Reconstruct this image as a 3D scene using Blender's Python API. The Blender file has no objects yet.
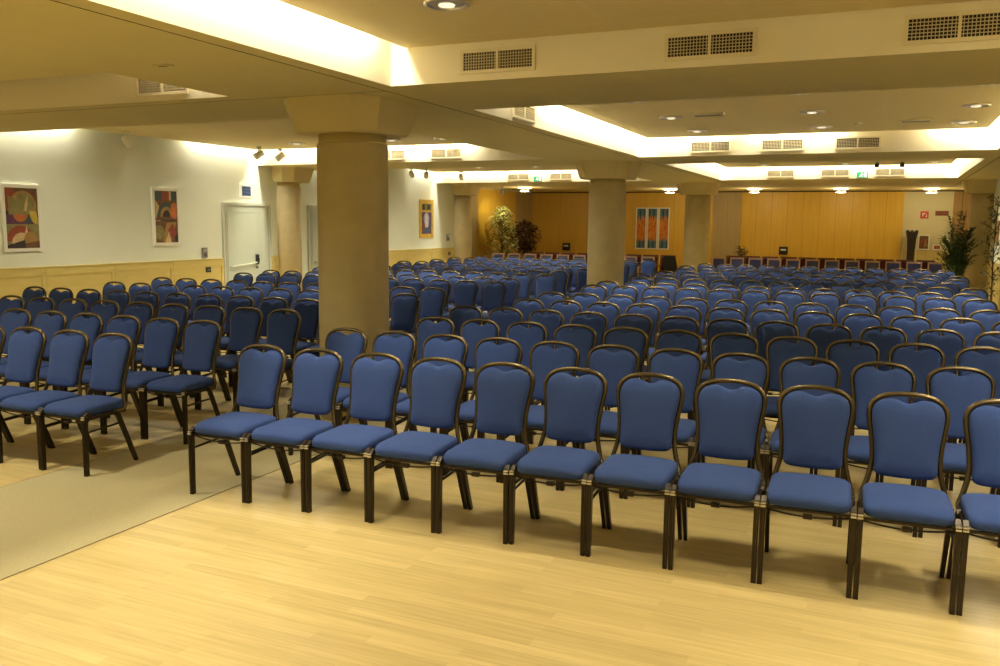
import bpy, math, random
from math import sin, cos, pi, sqrt
from mathutils import Vector, Matrix

sc = bpy.context.scene
COL = sc.collection
rnd = random.Random(7)

# ------------------------------------------------------------------ render look
sc.view_settings.view_transform = 'Standard'
sc.view_settings.look = 'None'
sc.view_settings.gamma = 1.0
sc.view_settings.use_curve_mapping = False
sc.view_settings.exposure = 0.0
w = bpy.data.worlds.new('world')
sc.world = w
w.use_nodes = True
w.node_tree.nodes['Background'].inputs[0].default_value = (0.02, 0.018, 0.012, 1)
w.node_tree.nodes['Background'].inputs[1].default_value = 0.3

# ------------------------------------------------------------------ room dimensions
CAMZ = 1.7194
ZS = CAMZ + 1.0        # underside of the beams
ZP = CAMZ + 1.262      # underside of the raised ceiling panels
ZT = ZP + 0.20         # top of the coves
XW, XE = -10.6, 2.0    # left / right wall
YB, YF = 26.2, -4.6    # back / front wall
XL, XR = -3.435, 1.225  # centre trays
XLL = -4.97            # right edge of the left trays


# ------------------------------------------------------------------ materials
def nodes_of(m):
    m.use_nodes = True
    nt = m.node_tree
    return nt, nt.nodes['Principled BSDF']


def mat(name, col, rough=0.6, metal=0.0, noise=0.0, scale=8.0, bump=0.0, bscale=60.0, sheen=0.0, spec=None, stretch=None):
    m = bpy.data.materials.new(name)
    nt, b = nodes_of(m)
    b.inputs['Base Color'].default_value = (*col, 1)
    b.inputs['Roughness'].default_value = rough
    b.inputs['Metallic'].default_value = metal
    if spec is not None:
        b.inputs['Specular IOR Level'].default_value = spec
    if sheen:
        b.inputs['Sheen Weight'].default_value = sheen
        b.inputs['Sheen Roughness'].default_value = 0.45
        b.inputs['Sheen Tint'].default_value = (0.5, 0.62, 1, 1)
    tc = nt.nodes.new('ShaderNodeTexCoord')
    src = tc.outputs['Object']
    if stretch:
        mp = nt.nodes.new('ShaderNodeMapping')
        mp.inputs['Scale'].default_value = stretch
        nt.links.new(src, mp.inputs['Vector'])
        src = mp.outputs['Vector']
    if noise:
        n = nt.nodes.new('ShaderNodeTexNoise')
        n.inputs['Scale'].default_value = scale
        n.inputs['Detail'].default_value = 4
        nt.links.new(src, n.inputs['Vector'])
        r = nt.nodes.new('ShaderNodeValToRGB')
        r.color_ramp.elements[0].position = 0.3
        r.color_ramp.elements[1].position = 0.7
        r.color_ramp.elements[0].color = (*[c * (1 - noise) for c in col], 1)
        r.color_ramp.elements[1].color = (*[min(1, c * (1 + noise)) for c in col], 1)
        nt.links.new(n.outputs['Fac'], r.inputs['Fac'])
        nt.links.new(r.outputs['Color'], b.inputs['Base Color'])
    if bump:
        n2 = nt.nodes.new('ShaderNodeTexNoise')
        n2.inputs['Scale'].default_value = bscale
        nt.links.new(src, n2.inputs['Vector'])
        bp = nt.nodes.new('ShaderNodeBump')
        bp.inputs['Strength'].default_value = bump
        bp.inputs['Distance'].default_value = 0.01
        nt.links.new(n2.outputs['Fac'], bp.inputs['Height'])
        nt.links.new(bp.outputs['Normal'], b.inputs['Normal'])
    return m


def emit(name, col, strength):
    m = bpy.data.materials.new(name)
    nt, b = nodes_of(m)
    b.inputs['Base Color'].default_value = (*col, 1)
    b.inputs['Emission Color'].default_value = (*col, 1)
    b.inputs['Emission Strength'].default_value = strength
    return m


def parquet(name, c1, c2, c3):
    """strip parquet laid along X: narrow staves, each its own tone, fine grain, satin varnish"""
    m = bpy.data.materials.new(name)
    nt, b = nodes_of(m)
    L = nt.links
    tc = nt.nodes.new('ShaderNodeTexCoord')
    br = nt.nodes.new('ShaderNodeTexBrick')
    br.offset = 0.37
    br.inputs['Scale'].default_value = 1.0
    br.inputs['Brick Width'].default_value = 0.62
    br.inputs['Row Height'].default_value = 0.066
    br.inputs['Mortar Size'].default_value = 0.0006
    br.inputs['Mortar Smooth'].default_value = 0.3
    br.inputs['Color1'].default_value = (0, 0, 0, 1)
    br.inputs['Color2'].default_value = (1, 1, 1, 1)
    br.inputs['Mortar'].default_value = (0.2, 0.2, 0.2, 1)
    L.new(tc.outputs['Object'], br.inputs['Vector'])
    ramp = nt.nodes.new('ShaderNodeValToRGB')
    e = ramp.color_ramp.elements
    e[0].color = (*c1, 1)
    e[1].color = (*c3, 1)
    x = ramp.color_ramp.elements.new(0.5)
    x.color = (*c2, 1)
    L.new(br.outputs['Color'], ramp.inputs['Fac'])
    mp = nt.nodes.new('ShaderNodeMapping')
    mp.inputs['Scale'].default_value = (1.2, 26, 1)
    L.new(tc.outputs['Object'], mp.inputs['Vector'])
    n = nt.nodes.new('ShaderNodeTexNoise')
    n.inputs['Scale'].default_value = 2.0
    n.inputs['Detail'].default_value = 5
    L.new(mp.outputs['Vector'], n.inputs['Vector'])
    r2 = nt.nodes.new('ShaderNodeValToRGB')
    r2.color_ramp.elements[0].position = 0.32
    r2.color_ramp.elements[1].position = 0.7
    r2.color_ramp.elements[0].color = (0.86, 0.84, 0.80, 1)
    r2.color_ramp.elements[1].color = (1.05, 1.05, 1.05, 1)
    L.new(n.outputs['Fac'], r2.inputs['Fac'])
    mx = nt.nodes.new('ShaderNodeMix')
    mx.data_type = 'RGBA'
    mx.blend_type = 'MULTIPLY'
    mx.inputs[0].default_value = 1.0
    L.new(ramp.outputs['Color'], mx.inputs[6])
    L.new(r2.outputs['Color'], mx.inputs[7])
    L.new(mx.outputs[2], b.inputs['Base Color'])
    b.inputs['Roughness'].default_value = 0.36
    b.inputs['Specular IOR Level'].default_value = 0.35
    return m


def panel_ceiling(name, col, line):
    m = bpy.data.materials.new(name)
    nt, b = nodes_of(m)
    L = nt.links
    tc = nt.nodes.new('ShaderNodeTexCoord')
    br = nt.nodes.new('ShaderNodeTexBrick')
    br.offset = 0.0
    br.inputs['Scale'].default_value = 1.0
    br.inputs['Brick Width'].default_value = 0.8
    br.inputs['Row Height'].default_value = 1.9
    br.inputs['Mortar Size'].default_value = 0.03
    br.inputs['Mortar Smooth'].default_value = 0.2
    br.inputs['Color1'].default_value = (*col, 1)
    br.inputs['Color2'].default_value = (*col, 1)
    br.inputs['Mortar'].default_value = (*line, 1)
    L.new(tc.outputs['Object'], br.inputs['Vector'])
    L.new(br.outputs['Color'], b.inputs['Base Color'])
    b.inputs['Roughness'].default_value = 0.8
    return m


def stripes_wood(name, c1, c2, rough=0.45, stretch=(14, 14, 0.7)):
    m = bpy.data.materials.new(name)
    nt, b = nodes_of(m)
    L = nt.links
    tc = nt.nodes.new('ShaderNodeTexCoord')
    mp = nt.nodes.new('ShaderNodeMapping')
    mp.inputs['Scale'].default_value = stretch
    L.new(tc.outputs['Object'], mp.inputs['Vector'])
    n = nt.nodes.new('ShaderNodeTexNoise')
    n.inputs['Scale'].default_value = 1.6
    n.inputs['Detail'].default_value = 5
    L.new(mp.outputs['Vector'], n.inputs['Vector'])
    r = nt.nodes.new('ShaderNodeValToRGB')
    r.color_ramp.elements[0].position = 0.3
    r.color_ramp.elements[1].position = 0.72
    r.color_ramp.elements[0].color = (*c1, 1)
    r.color_ramp.elements[1].color = (*c2, 1)
    L.new(n.outputs['Fac'], r.inputs['Fac'])
    L.new(r.outputs['Color'], b.inputs['Base Color'])
    b.inputs['Roughness'].default_value = rough
    return m


M = {}
M['floor'] = parquet('maple_parquet', (0.51, 0.39, 0.160), (0.56, 0.432, 0.180), (0.61, 0.475, 0.205))
M['carpet'] = mat('aisle_carpet', (0.42, 0.36, 0.19), 0.95, noise=0.07, scale=90, bump=0.4, bscale=260)
M['carpet_edge'] = mat('carpet_edge', (0.20, 0.145, 0.055), 0.8)
M['soffit'] = mat('beam_paint', (0.71, 0.605, 0.265), 0.85, noise=0.02, scale=1.5)
M['cove'] = mat('cove_paint', (0.86, 0.79, 0.60), 0.75)
M['panel'] = panel_ceiling('ceiling_panels', (0.74, 0.62, 0.31), (0.755, 0.635, 0.325))
M['wall'] = mat('wall_paint', (0.755, 0.785, 0.665), 0.85, noise=0.015, scale=2)
M['lamplitwall'] = mat('lamplit_wall_tint', (0.60, 0.54, 0.33), 0.85)  # wall colour with the yellow cast of the glass-disc lights painted in
M['wainscot'] = stripes_wood('wainscot_maple', (0.61, 0.485, 0.155), (0.68, 0.55, 0.195), 0.4, (2, 2, 10))
M['wainscot_groove'] = mat('wainscot_joint', (0.42, 0.30, 0.09), 0.6)
M['amber'] = stripes_wood('amber_veneer', (0.66, 0.40, 0.045), (0.73, 0.46, 0.06), 0.42)
M['amber_joint'] = mat('amber_joint', (0.40, 0.21, 0.03), 0.6)
M['greywood'] = stripes_wood('ashen_veneer', (0.40, 0.30, 0.13), (0.47, 0.36, 0.16), 0.5)
M['brownwood'] = stripes_wood('brown_veneer', (0.30, 0.18, 0.06), (0.38, 0.23, 0.08), 0.5)
M['stone'] = mat('column_render', (0.60, 0.505, 0.285), 0.9, noise=0.07, scale=5, bump=0.12, bscale=90)
M['capital'] = mat('capital_plaster', (0.70, 0.585, 0.29), 0.85, noise=0.02, scale=3)
M['door'] = mat('door_paint', (0.49, 0.525, 0.42), 0.6)
M['doorframe'] = mat('door_frame_paint', (0.52, 0.53, 0.44), 0.6)
M['black'] = mat('black_plastic', (0.012, 0.012, 0.012), 0.4)
M['darkgap'] = mat('dark_gap', (0.03, 0.022, 0.012), 0.9)
M['white'] = mat('white_lacquer', (0.80, 0.78, 0.68), 0.45)
M['steel'] = mat('brushed_steel', (0.78, 0.75, 0.68), 0.38, metal=1.0)
M['grey'] = mat('grey_plastic', (0.22, 0.22, 0.20), 0.5)
M['grille'] = mat('grille_metal', (0.60, 0.52, 0.34), 0.5, metal=0.0)
M['ventframe'] = mat('vent_frame', (0.80, 0.72, 0.50), 0.5)
M['fabric'] = mat('blue_upholstery', (0.037, 0.066, 0.195), 0.92, noise=0.10, scale=140, bump=0.25, bscale=420, sheen=0.10, spec=0.12)
M['frame'] = mat('bronze_frame', (0.032, 0.021, 0.010), 0.34, metal=0.45)
M['backframe'] = mat('bronze_back_frame', (0.105, 0.077, 0.036), 0.27, metal=0.75)
M['wood'] = stripes_wood('pink_beech', (0.62, 0.38, 0.28), (0.70, 0.45, 0.34), 0.4)
M['navy'] = mat('navy_upholstery', (0.085, 0.10, 0.30), 0.9, noise=0.08, scale=90)
M['burgundy'] = mat('burgundy_upholstery', (0.085, 0.014, 0.018), 0.8, noise=0.1, scale=60)
M['redwood'] = stripes_wood('dark_red_wood', (0.14, 0.035, 0.022), (0.19, 0.05, 0.03), 0.4)
M['blackcloth'] = mat('black_cloth', (0.02, 0.02, 0.024), 0.85)
M['terracotta'] = mat('terracotta', (0.36, 0.14, 0.06), 0.85, noise=0.1, scale=12)
M['soil'] = mat('soil', (0.05, 0.03, 0.02), 1.0)
M['bark'] = mat('bark', (0.13, 0.085, 0.045), 0.9, noise=0.2, scale=30)
M['palmleaf'] = mat('palm_leaf', (0.045, 0.085, 0.022), 0.55, noise=0.35, scale=9)
M['ficusleaf'] = mat('ficus_leaf', (0.11, 0.13, 0.04), 0.5, noise=0.35, scale=14)
M['paleleaf'] = mat('pale_leaf', (0.30, 0.36, 0.09), 0.5, noise=0.45, scale=10)
M['highlightleaf'] = mat('spotlit_leaf', (0.74, 0.68, 0.30), 0.5, noise=0.2, scale=10)  # the spotlight's cream highlights, painted as leaf colour
M['redleaf'] = mat('dark_red_leaf', (0.055, 0.022, 0.014), 0.5, noise=0.4, scale=10)
M['pinkleaf'] = mat('pinkish_leaf', (0.36, 0.22, 0.12), 0.5)
M['ebony'] = mat('ebony', (0.022, 0.014, 0.012), 0.5, noise=0.2, scale=12)
M['red'] = mat('alarm_red', (0.50, 0.03, 0.015), 0.4)
M['plaque'] = mat('plaque_wood', (0.17, 0.045, 0.02), 0.4)
M['blue_sign'] = mat('blue_sign', (0.028, 0.062, 0.16), 0.45)
M['exit_green'] = emit('exit_green', (0.02, 0.32, 0.13), 0.7)
M['exit_white'] = emit('exit_white', (0.9, 0.95, 0.85), 1.0)
M['lampglow'] = emit('lamp_glow', (1.0, 0.90, 0.66), 6.0)
M['lampdim'] = emit('lamp_glow_dim', (1.0, 0.90, 0.66), 1.0)
M['frosted'] = emit('frosted_glass', (1.0, 0.88, 0.62), 0.9)
PAINTS = {}


def paint(c):
    k = tuple(round(x, 3) for x in c)
    if k not in PAINTS:
        PAINTS[k] = mat('pigment_%d' % (len(PAINTS) + 1), k, 0.7, noise=0.18, scale=9)
    return PAINTS[k]


# ------------------------------------------------------------------ mesh builder
class MB:
    def __init__(s):
        s.v, s.f, s.mi, s.sm, s.mats = [], [], [], [], []

    def m(s, material):
        if material not in s.mats:
            s.mats.append(material)
        return s.mats.index(material)

    def add(s, vs, fs, material, smooth=False):
        o = len(s.v)
        i = s.m(material)
        s.v += [tuple(v) for v in vs]
        for f in fs:
            s.f.append(tuple(o + k for k in f))
            s.mi.append(i)
            s.sm.append(smooth)

    def box(s, lo, hi, material, mtx=None):
        x0, y0, z0 = lo
        x1, y1, z1 = hi
        vs = [(x0, y0, z0), (x1, y0, z0), (x1, y1, z0), (x0, y1, z0), (x0, y0, z1), (x1, y0, z1), (x1, y1, z1), (x0, y1, z1)]
        if mtx is not None:
            vs = [tuple(mtx @ Vector(v)) for v in vs]
        s.add(vs, [(3, 2, 1, 0), (4, 5, 6, 7), (0, 1, 5, 4), (1, 2, 6, 5), (2, 3, 7, 6), (3, 0, 4, 7)], material)

    def rbox(s, c, half, material, e1=0.3, e2=0.25, nu=28, nv=10, fn=None):
        """rounded cushion: a superellipsoid"""
        vs, fs = [], []

        def p(t, e):
            return math.copysign(abs(t) ** e, t)
        for j in range(nv + 1):
            ph = -pi / 2 + pi * j / nv
            for i in range(nu):
                th = 2 * pi * i / nu
                x = half[0] * p(cos(ph), e1) * p(cos(th), e2)
                y = half[1] * p(cos(ph), e1) * p(sin(th), e2)
                z = half[2] * p(sin(ph), e1)
                if fn:
                    x, y, z = fn(x, y, z)
                vs.append((c[0] + x, c[1] + y, c[2] + z))
        for j in range(nv):
            for i in range(nu):
                a = j * nu + i
                b = j * nu + (i + 1) % nu
                fs.append((a, b, b + nu, a + nu))
        s.add(vs, fs, material, True)

    def tube(s, pts, r, material, n=8, rect=None, closed=False, taper=None, smooth=True, up=None):
        """sweep a round (r) or rectangular (rect = half width, half depth) section along pts"""
        pts = [Vector(p) for p in pts]
        N = len(pts)
        vs, fs = [], []
        prev = None
        if rect:
            sec = [(-rect[0], -rect[1]), (rect[0], -rect[1]), (rect[0], rect[1]), (-rect[0], rect[1])]
        else:
            sec = [(r * cos(2 * pi * k / n), r * sin(2 * pi * k / n)) for k in range(n)]
        K = len(sec)
        for i, p in enumerate(pts):
            if closed:
                t = pts[(i + 1) % N] - pts[i - 1]
            else:
                t = pts[min(i + 1, N - 1)] - pts[max(i - 1, 0)]
            t.normalize()
            if prev is None:
                ref = Vector(up) if up else (Vector((1, 0, 0)) if abs(t.x) < 0.9 else Vector((0, 1, 0)))
                a = (ref - t * ref.dot(t)).normalized()
            else:
                a = (prev - t * prev.dot(t)).normalized()
            prev = a
            b = t.cross(a)
            k = taper[i] if taper else 1.0
            for (u, v) in sec:
                vs.append(p + a * u * k + b * v * k)
        M_ = N if closed else N - 1
        for i in range(M_):
            for k in range(K):
                a0 = i * K + k
                a1 = i * K + (k + 1) % K
                b0 = ((i + 1) % N) * K + k
                b1 = ((i + 1) % N) * K + (k + 1) % K
                fs.append((a0, a1, b1, b0))
        if not closed:
            fs.append(tuple(range(K - 1, -1, -1)))
            fs.append(tuple((N - 1) * K + k for k in range(K)))
        s.add(vs, fs, material, smooth and not rect)

    def lathe(s, prof, material, c=(0, 0, 0), n=24, smooth=True, axis='z', mtx=None):
        vs, fs = [], []
        for (r, z) in prof:
            for k in range(n):
                a = 2 * pi * k / n
                q = Vector((r * cos(a), r * sin(a), z))
                if mtx is not None:
                    q = mtx @ q
                vs.append((c[0] + q[0], c[1] + q[1], c[2] + q[2]))
        for i in range(len(prof) - 1):
            for k in range(n):
                a = i * n + k
                b = i * n + (k + 1) % n
                fs.append((a, b, b + n, a + n))
        fs.append(tuple(range(n - 1, -1, -1)))
        fs.append(tuple((len(prof) - 1) * n + k for k in range(n)))
        s.add(vs, fs, material, smooth)

    def prism(s, poly, fn0, fn1, material):
        """poly of (a, b); fn0 / fn1 map it to the two end faces"""
        n = len(poly)
        vs = [fn0(*p) for p in poly] + [fn1(*p) for p in poly]
        fs = [tuple(range(n - 1, -1, -1)), tuple(range(n, 2 * n))]
        for k in range(n):
            fs.append((k, (k + 1) % n, n + (k + 1) % n, n + k))
        s.add(vs, fs, material)

    def build(s, name, parent=None, origin=None, **props):
        me = bpy.data.meshes.new(name)
        vs = s.v
        if origin is not None:
            vs = [(v[0] - origin[0], v[1] - origin[1], v[2] - origin[2]) for v in vs]
        me.from_pydata(vs, [], s.f)
        for m_ in s.mats:
            me.materials.append(m_)
        me.polygons.foreach_set('material_index', s.mi)
        me.polygons.foreach_set('use_smooth', s.sm)
        me.validate()
        me.update()
        o = bpy.data.objects.new(name, me)
        COL.objects.link(o)
        if origin is not None:
            o.location = origin
        if parent is not None:
            o.parent = parent
        for k, v in props.items():
            o[k] = v
        return o


def outward(o):
    import bmesh
    bm = bmesh.new()
    bm.from_mesh(o.data)
    bmesh.ops.recalc_face_normals(bm, faces=bm.faces)
    bm.to_mesh(o.data)
    bm.free()
    return o


def thing(name, label, category, loc=(0, 0, 0), rz=0.0, group=None):
    o = bpy.data.objects.new(name, None)
    o.empty_display_size = 0.1
    COL.objects.link(o)
    o.location = loc
    o.rotation_euler = (0, 0, rz)
    o['label'] = label
    o['category'] = category
    if group:
        o['group'] = group
    return o


def tag(o, label, category, group=None, kind=None):
    o['label'] = label
    o['category'] = category
    if group:
        o['group'] = group
    if kind:
        o['kind'] = kind
    return o


def copy_tree(root, loc, rz, label=None, group=None):
    r = root.copy()
    COL.objects.link(r)
    r.location = loc
    r.rotation_euler = (0, 0, rz)
    if label:
        r['label'] = label
    if group:
        r['group'] = group
    for ch in list(root.children):
        c = ch.copy()
        COL.objects.link(c)
        c.parent = r
        for g in list(ch.children):
            d = g.copy()
            COL.objects.link(d)
            d.parent = c
    return r


def spline(pts, per=6, closed=False):
    """Catmull-Rom through pts"""
    P = [Vector(p) for p in pts]
    n = len(P)
    out = []
    rng = range(n) if closed else range(n - 1)
    for i in rng:
        if closed:
            a, b, c, d = P[i - 1], P[i], P[(i + 1) % n], P[(i + 2) % n]
        else:
            a, b, c, d = P[max(i - 1, 0)], P[i], P[i + 1], P[min(i + 2, n - 1)]
        for k in range(per):
            t = k / per
            out.append(0.5 * ((2 * b) + (c - a) * t + (2 * a - 5 * b + 4 * c - d) * t * t + (3 * b - a - 3 * c + d) * t ** 3))
    if not closed:
        out.append(P[-1])
    return out


ORD = ['', 'first', 'second', 'third', 'fourth', 'fifth', 'sixth', 'seventh', 'eighth', 'ninth', 'tenth', 'eleventh', 'twelfth', 'thirteenth', 'fourteenth', 'fifteenth']

# ------------------------------------------------------------------ camera
FPX, PIT, YAW, ROL = 859.487, 0.127218, 0.419172, 0.010909
fwd = Vector((-sin(YAW) * cos(PIT), cos(YAW) * cos(PIT), -sin(PIT)))
right = Vector((cos(YAW), sin(YAW), 0))
up = right.cross(fwd)
r2 = right * cos(ROL) + up * sin(ROL)
u2 = -right * sin(ROL) + up * cos(ROL)
cam_d = bpy.data.cameras.new('camera')
cam_d.sensor_width = 36.0
cam_d.lens = FPX / 1000 * 36.0
cam_d.clip_start = 0.05
cam_d.clip_end = 100
cam = bpy.data.objects.new('camera', cam_d)
COL.objects.link(cam)
mw = Matrix((r2, u2, -fwd)).transposed().to_4x4()
mw.translation = Vector((0, 0, CAMZ))
cam.matrix_world = mw
sc.camera = cam


def project(p):
    d = Vector(p) - Vector((0, 0, CAMZ))
    z = d.dot(fwd)
    if z < 0.05:
        return None
    return (500 + FPX * d.dot(r2) / z, 333 - FPX * d.dot(u2) / z)


# ------------------------------------------------------------------ floor
b = MB()
b.box((XW - 0.2, YF - 0.2, -0.1), (XE + 0.2, YB + 0.2, 0), M['floor'])
tag(b.build('floor'), 'pale maple strip parquet floor of the hall', 'floor', kind='structure')
b = MB()
b.box((-5.09, YF, 0.0), (-3.77, 23.9, 0.0025), M['carpet'])
b.box((-5.098, YF, 0.0), (-5.09, 23.9, 0.0028), M['carpet_edge'])
b.box((-3.77, YF, 0.0), (-3.762, 23.9, 0.0028), M['carpet_edge'])
tag(b.build('floor_strip'), 'beige carpet strip with dark edges running down the aisle between the chair blocks', 'carpet', kind='structure')

# ------------------------------------------------------------------ walls
b = MB()
b.box((XW - 0.15, YF - 0.15, 0), (XW, YB + 0.15, ZT + 0.1), M['wall'])
tag(b.build('wall_left'), 'long pale wall with paintings, doors and a maple wainscot', 'wall', kind='structure')
b = MB()
b.box((XE, YF - 0.15, 0), (XE + 0.15, YB + 0.15, ZT + 0.1), M['wall'])
tag(b.build('wall_right'), 'pale side wall behind the ficus', 'wall', kind='structure')
b = MB()
b.box((XW, YF - 0.15, 0), (XE, YF, ZT + 0.1), M['wall'])
tag(b.build('wall_front'), 'plain pale wall behind the viewer', 'wall', kind='structure')
b = MB()
b.box((XW, YB, 0), (XE, YB + 0.15, ZT + 0.1), M['wall'])
tag(b.build('wall_back'), 'far end wall of the hall', 'wall', kind='structure')


# wainscot: panels between stiles, a cap on top
def wainscot(name, x, y0, y1, side, label, zt=1.04, pitch=1.15):
    m_ = MB()
    d = 0.025 * side
    X0, X1 = sorted((x, x + d))
    m_.box((X0, y0, 0.0), (X1, y1, zt), M['wainscot'])
    X2 = x + 0.036 * side
    a, c = sorted((X2, x + d))
    m_.box((a, y0, zt - 0.11), (c, y1, zt), M['wainscot'])
    m_.box((a, y0, 0), (c, y1, 0.14), M['wainscot'])
    e, g = sorted((x, x + 0.048 * side))
    m_.box((e, y0, zt), (g, y1, zt + 0.018), M['wainscot'])
    n = max(1, int(round((y1 - y0) / pitch)))
    st = (y1 - y0) / n
    for k in range(n + 1):
        yy = y0 + k * st
        m_.box((a, max(y0, yy - 0.06), 0.14), (c, min(y1, yy + 0.06), zt - 0.11), M['wainscot'])
        if 0 < k < n:
            h, j = sorted((X2, X2 + 0.0015 * side))
            m_.box((h, yy - 0.002, 0.0), (j, yy + 0.002, zt), M['wainscot_groove'])
    return tag(m_.build(name), label, 'wainscot', kind='structure')


wainscot('trim_1', XW, YF, 11.80, 1, 'maple wainscot below the two abstract paintings')
wainscot('trim_2', XW, 13.10, 13.30, 1, 'narrow piece of maple wainscot between door and engaged column')
wainscot('trim_3', XW, 15.6, 20.7, 1, 'maple wainscot below the yellow-framed picture')
wainscot('trim_4', XE, YF, 26.2, -1, 'maple wainscot along the side wall behind the ficus')

# back wall claddings
def slabs_back(name, x0, x1, z0, z1, material, joints, label, cat, joint=None, d=0.03):
    m_ = MB()
    m_.box((x0, YB - d, z0), (x1, YB, z1), material)
    for xx in joints:
        m_.box((xx - 0.004, YB - d - 0.001, z0), (xx + 0.004, YB - d, z1), joint or M['amber_joint'])
    return tag(m_.build(name), label, cat, kind='structure')


zc = ZS - 0.03
slabs_back('trim_5', -10.58, -4.75, 0, zc, M['amber'], [-9.6 + 0.92 * k for k in range(6)], 'amber veneer panelling around the three-strip artwork', 'panelling')
slabs_back('trim_6', -4.75, -3.95, 0, zc, M['greywood'], [-4.35], 'ashen wood pier between the two amber panel fields', 'panelling', d=0.06)
slabs_back('trim_7', -3.95, 0.38, 0, zc, M['amber'], [-3.95 + 0.433 * k for k in range(1, 10)], 'amber folding partition of narrow upright panels', 'partition')
slabs_back('trim_8', 0.42, 1.58, 0, 1.1, M['wainscot'], [0.6, 0.8, 1.0, 1.2, 1.4], 'maple wainscot under the fire alarm', 'wainscot', M['wainscot_groove'], d=0.03)
slabs_back('trim_14', 0.38, 1.58, 1.1, zc, M['lamplitwall'], [], 'plain end wall section around the fire sign, coloured with yellow lamplight', 'wall', d=0.012)  # thin slab added to carry that yellow lamplight in its colour
slabs_back('trim_9', 1.58, 2.0, 0, zc, M['brownwood'], [1.79], 'brown wood panel in the far corner behind the palm', 'panelling', M['darkgap'])
b = MB()
b.box((-10.6, YB - 0.035, zc), (2.0, YB, ZS), M['darkgap'])
tag(b.build('trim_10'), 'dark shadow gap between end wall and ceiling', 'trim', kind='structure')
# rear part of the left wall
b = MB()
b.box((XW, 21.62, 0), (XW + 0.05, 22.05, zc), M['greywood'])
b.box((XW, 21.50, 0), (XW + 0.06, 21.60, zc), M['doorframe'])
b.box((XW + 0.001, 21.44, 0), (XW + 0.02, 21.5, zc), M['darkgap'])
tag(b.build('trim_11'), 'ashen wood strip beside the rearmost engaged column', 'panelling', kind='structure')
b = MB()
b.box((XW, 22.05, 0), (XW + 0.04, 24.8, zc), M['amber'])
for yy in (22.97, 23.9):
    b.box((XW + 0.04, yy - 0.004, 0), (XW + 0.041, yy + 0.004, zc), M['amber_joint'])
tag(b.build('trim_12'), 'amber panelling on the side wall behind the pale potted tree', 'panelling', kind='structure')
b = MB()
b.box((XW, 24.8, 0), (XW + 0.05, YB - 0.04, zc), M['greywood'])
tag(b.build('trim_13'), 'ashen wood pier in the rear corner behind the dark bush', 'panelling', kind='structure')

# ------------------------------------------------------------------ ceiling: beams, trays, shadow grooves
G = 0.006
xb = sorted({XW, XLL, -3.596 - G, -3.596 + G, XL, XR, 1.385 - G, 1.385 + G, XE})
yb = sorted({YF, -0.3, 4.459, 5.665, 5.85 - G, 5.85 + G, 7.065, 12.79, 14.335, 19.684, YB})


def height(x, y):
    if XL < x < XR and (-0.3 < y < 5.665 or 7.065 < y < 12.79 or 14.335 < y < 19.684):
        return ZT
    if XW < x < XLL and (4.459 < y < 5.665 or 7.065 < y < 12.79 or 14.335 < y < 19.684):
        return ZT
    if abs(x + 3.596) < G or (abs(x - 1.385) < G and y > 0) or (abs(y - 5.85) < G and x < -3.596):
        return ZS + 0.03
    return ZS


b = MB()
for i in range(len(xb) - 1):
    for j in range(len(yb) - 1):
        x0, x1, y0, y1 = xb[i], xb[i + 1], yb[j], yb[j + 1]
        h = height((x0 + x1) / 2, (y0 + y1) / 2)
        groove = abs(h - ZS - 0.03) < 1e-6
        b.add([(x0, y0, h), (x0, y1, h), (x1, y1, h), (x1, y0, h)], [(0, 1, 2, 3)], M['darkgap'] if groove else (M['cove'] if h == ZT else M['soffit']))
        if i + 2 < len(xb):
            h2 = height((x1 + xb[i + 2]) / 2, (y0 + y1) / 2)
            if h2 != h:
                mm = M['darkgap'] if max(h, h2) < ZT else M['cove']
                b.add([(x1, y0, h), (x1, y1, h), (x1, y1, h2), (x1, y0, h2)], [(0, 1, 2, 3)], mm)
        if j + 2 < len(yb):
            h2 = height((x0 + x1) / 2, (y1 + yb[j + 2]) / 2)
            if h2 != h:
                mm = M['darkgap'] if max(h, h2) < ZT else M['cove']
                b.add([(x0, y1, h), (x1, y1, h), (x1, y1, h2), (x0, y1, h2)], [(0, 1, 2, 3)], mm)
# back of the slab, so nothing shines in from above
b.box((XW - 0.15, YF - 0.15, ZT + 0.02), (XE + 0.15, YB + 0.15, ZT + 0.12), M['soffit'])
tag(b.build('ceiling'), 'tan ceiling beams framing the recessed coves', 'ceiling', kind='structure')


def ceiling_panel(k, x0, x1, y0, y1, label):
    m_ = MB()
    m_.box((x0, y0, ZP), (x1, y1, ZP + 0.025), M['panel'])
    return tag(m_.build('ceiling', origin=(x0, y0, ZP)), label, 'ceiling panel', kind='structure')


ceiling_panel(1, XL + 0.14, XR - 0.14, -0.28, 5.645, 'raised ceiling panel over the front row')
ceiling_panel(2, XL + 0.14, XR - 0.14, 7.08, 12.79 - 0.14, 'raised ceiling panel over the middle rows')
ceiling_panel(3, XL + 0.14, XR - 0.14, 14.35, 19.684 - 0.14, 'raised ceiling panel over the rear rows')
ceiling_panel(4, XW + 0.01, XLL - 0.02, 4.47, 5.55, 'narrow raised ceiling panel in front of the thick column, wall side')
ceiling_panel(5, XW + 0.10, XLL - 0.02, 7.08, 12.79 - 0.14, 'raised ceiling panel beside the wall with the two abstract paintings')
ceiling_panel(6, XW + 0.10, XLL - 0.02, 14.35, 19.684 - 0.14, 'raised ceiling panel beside the wall with the yellow-framed picture')


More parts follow.
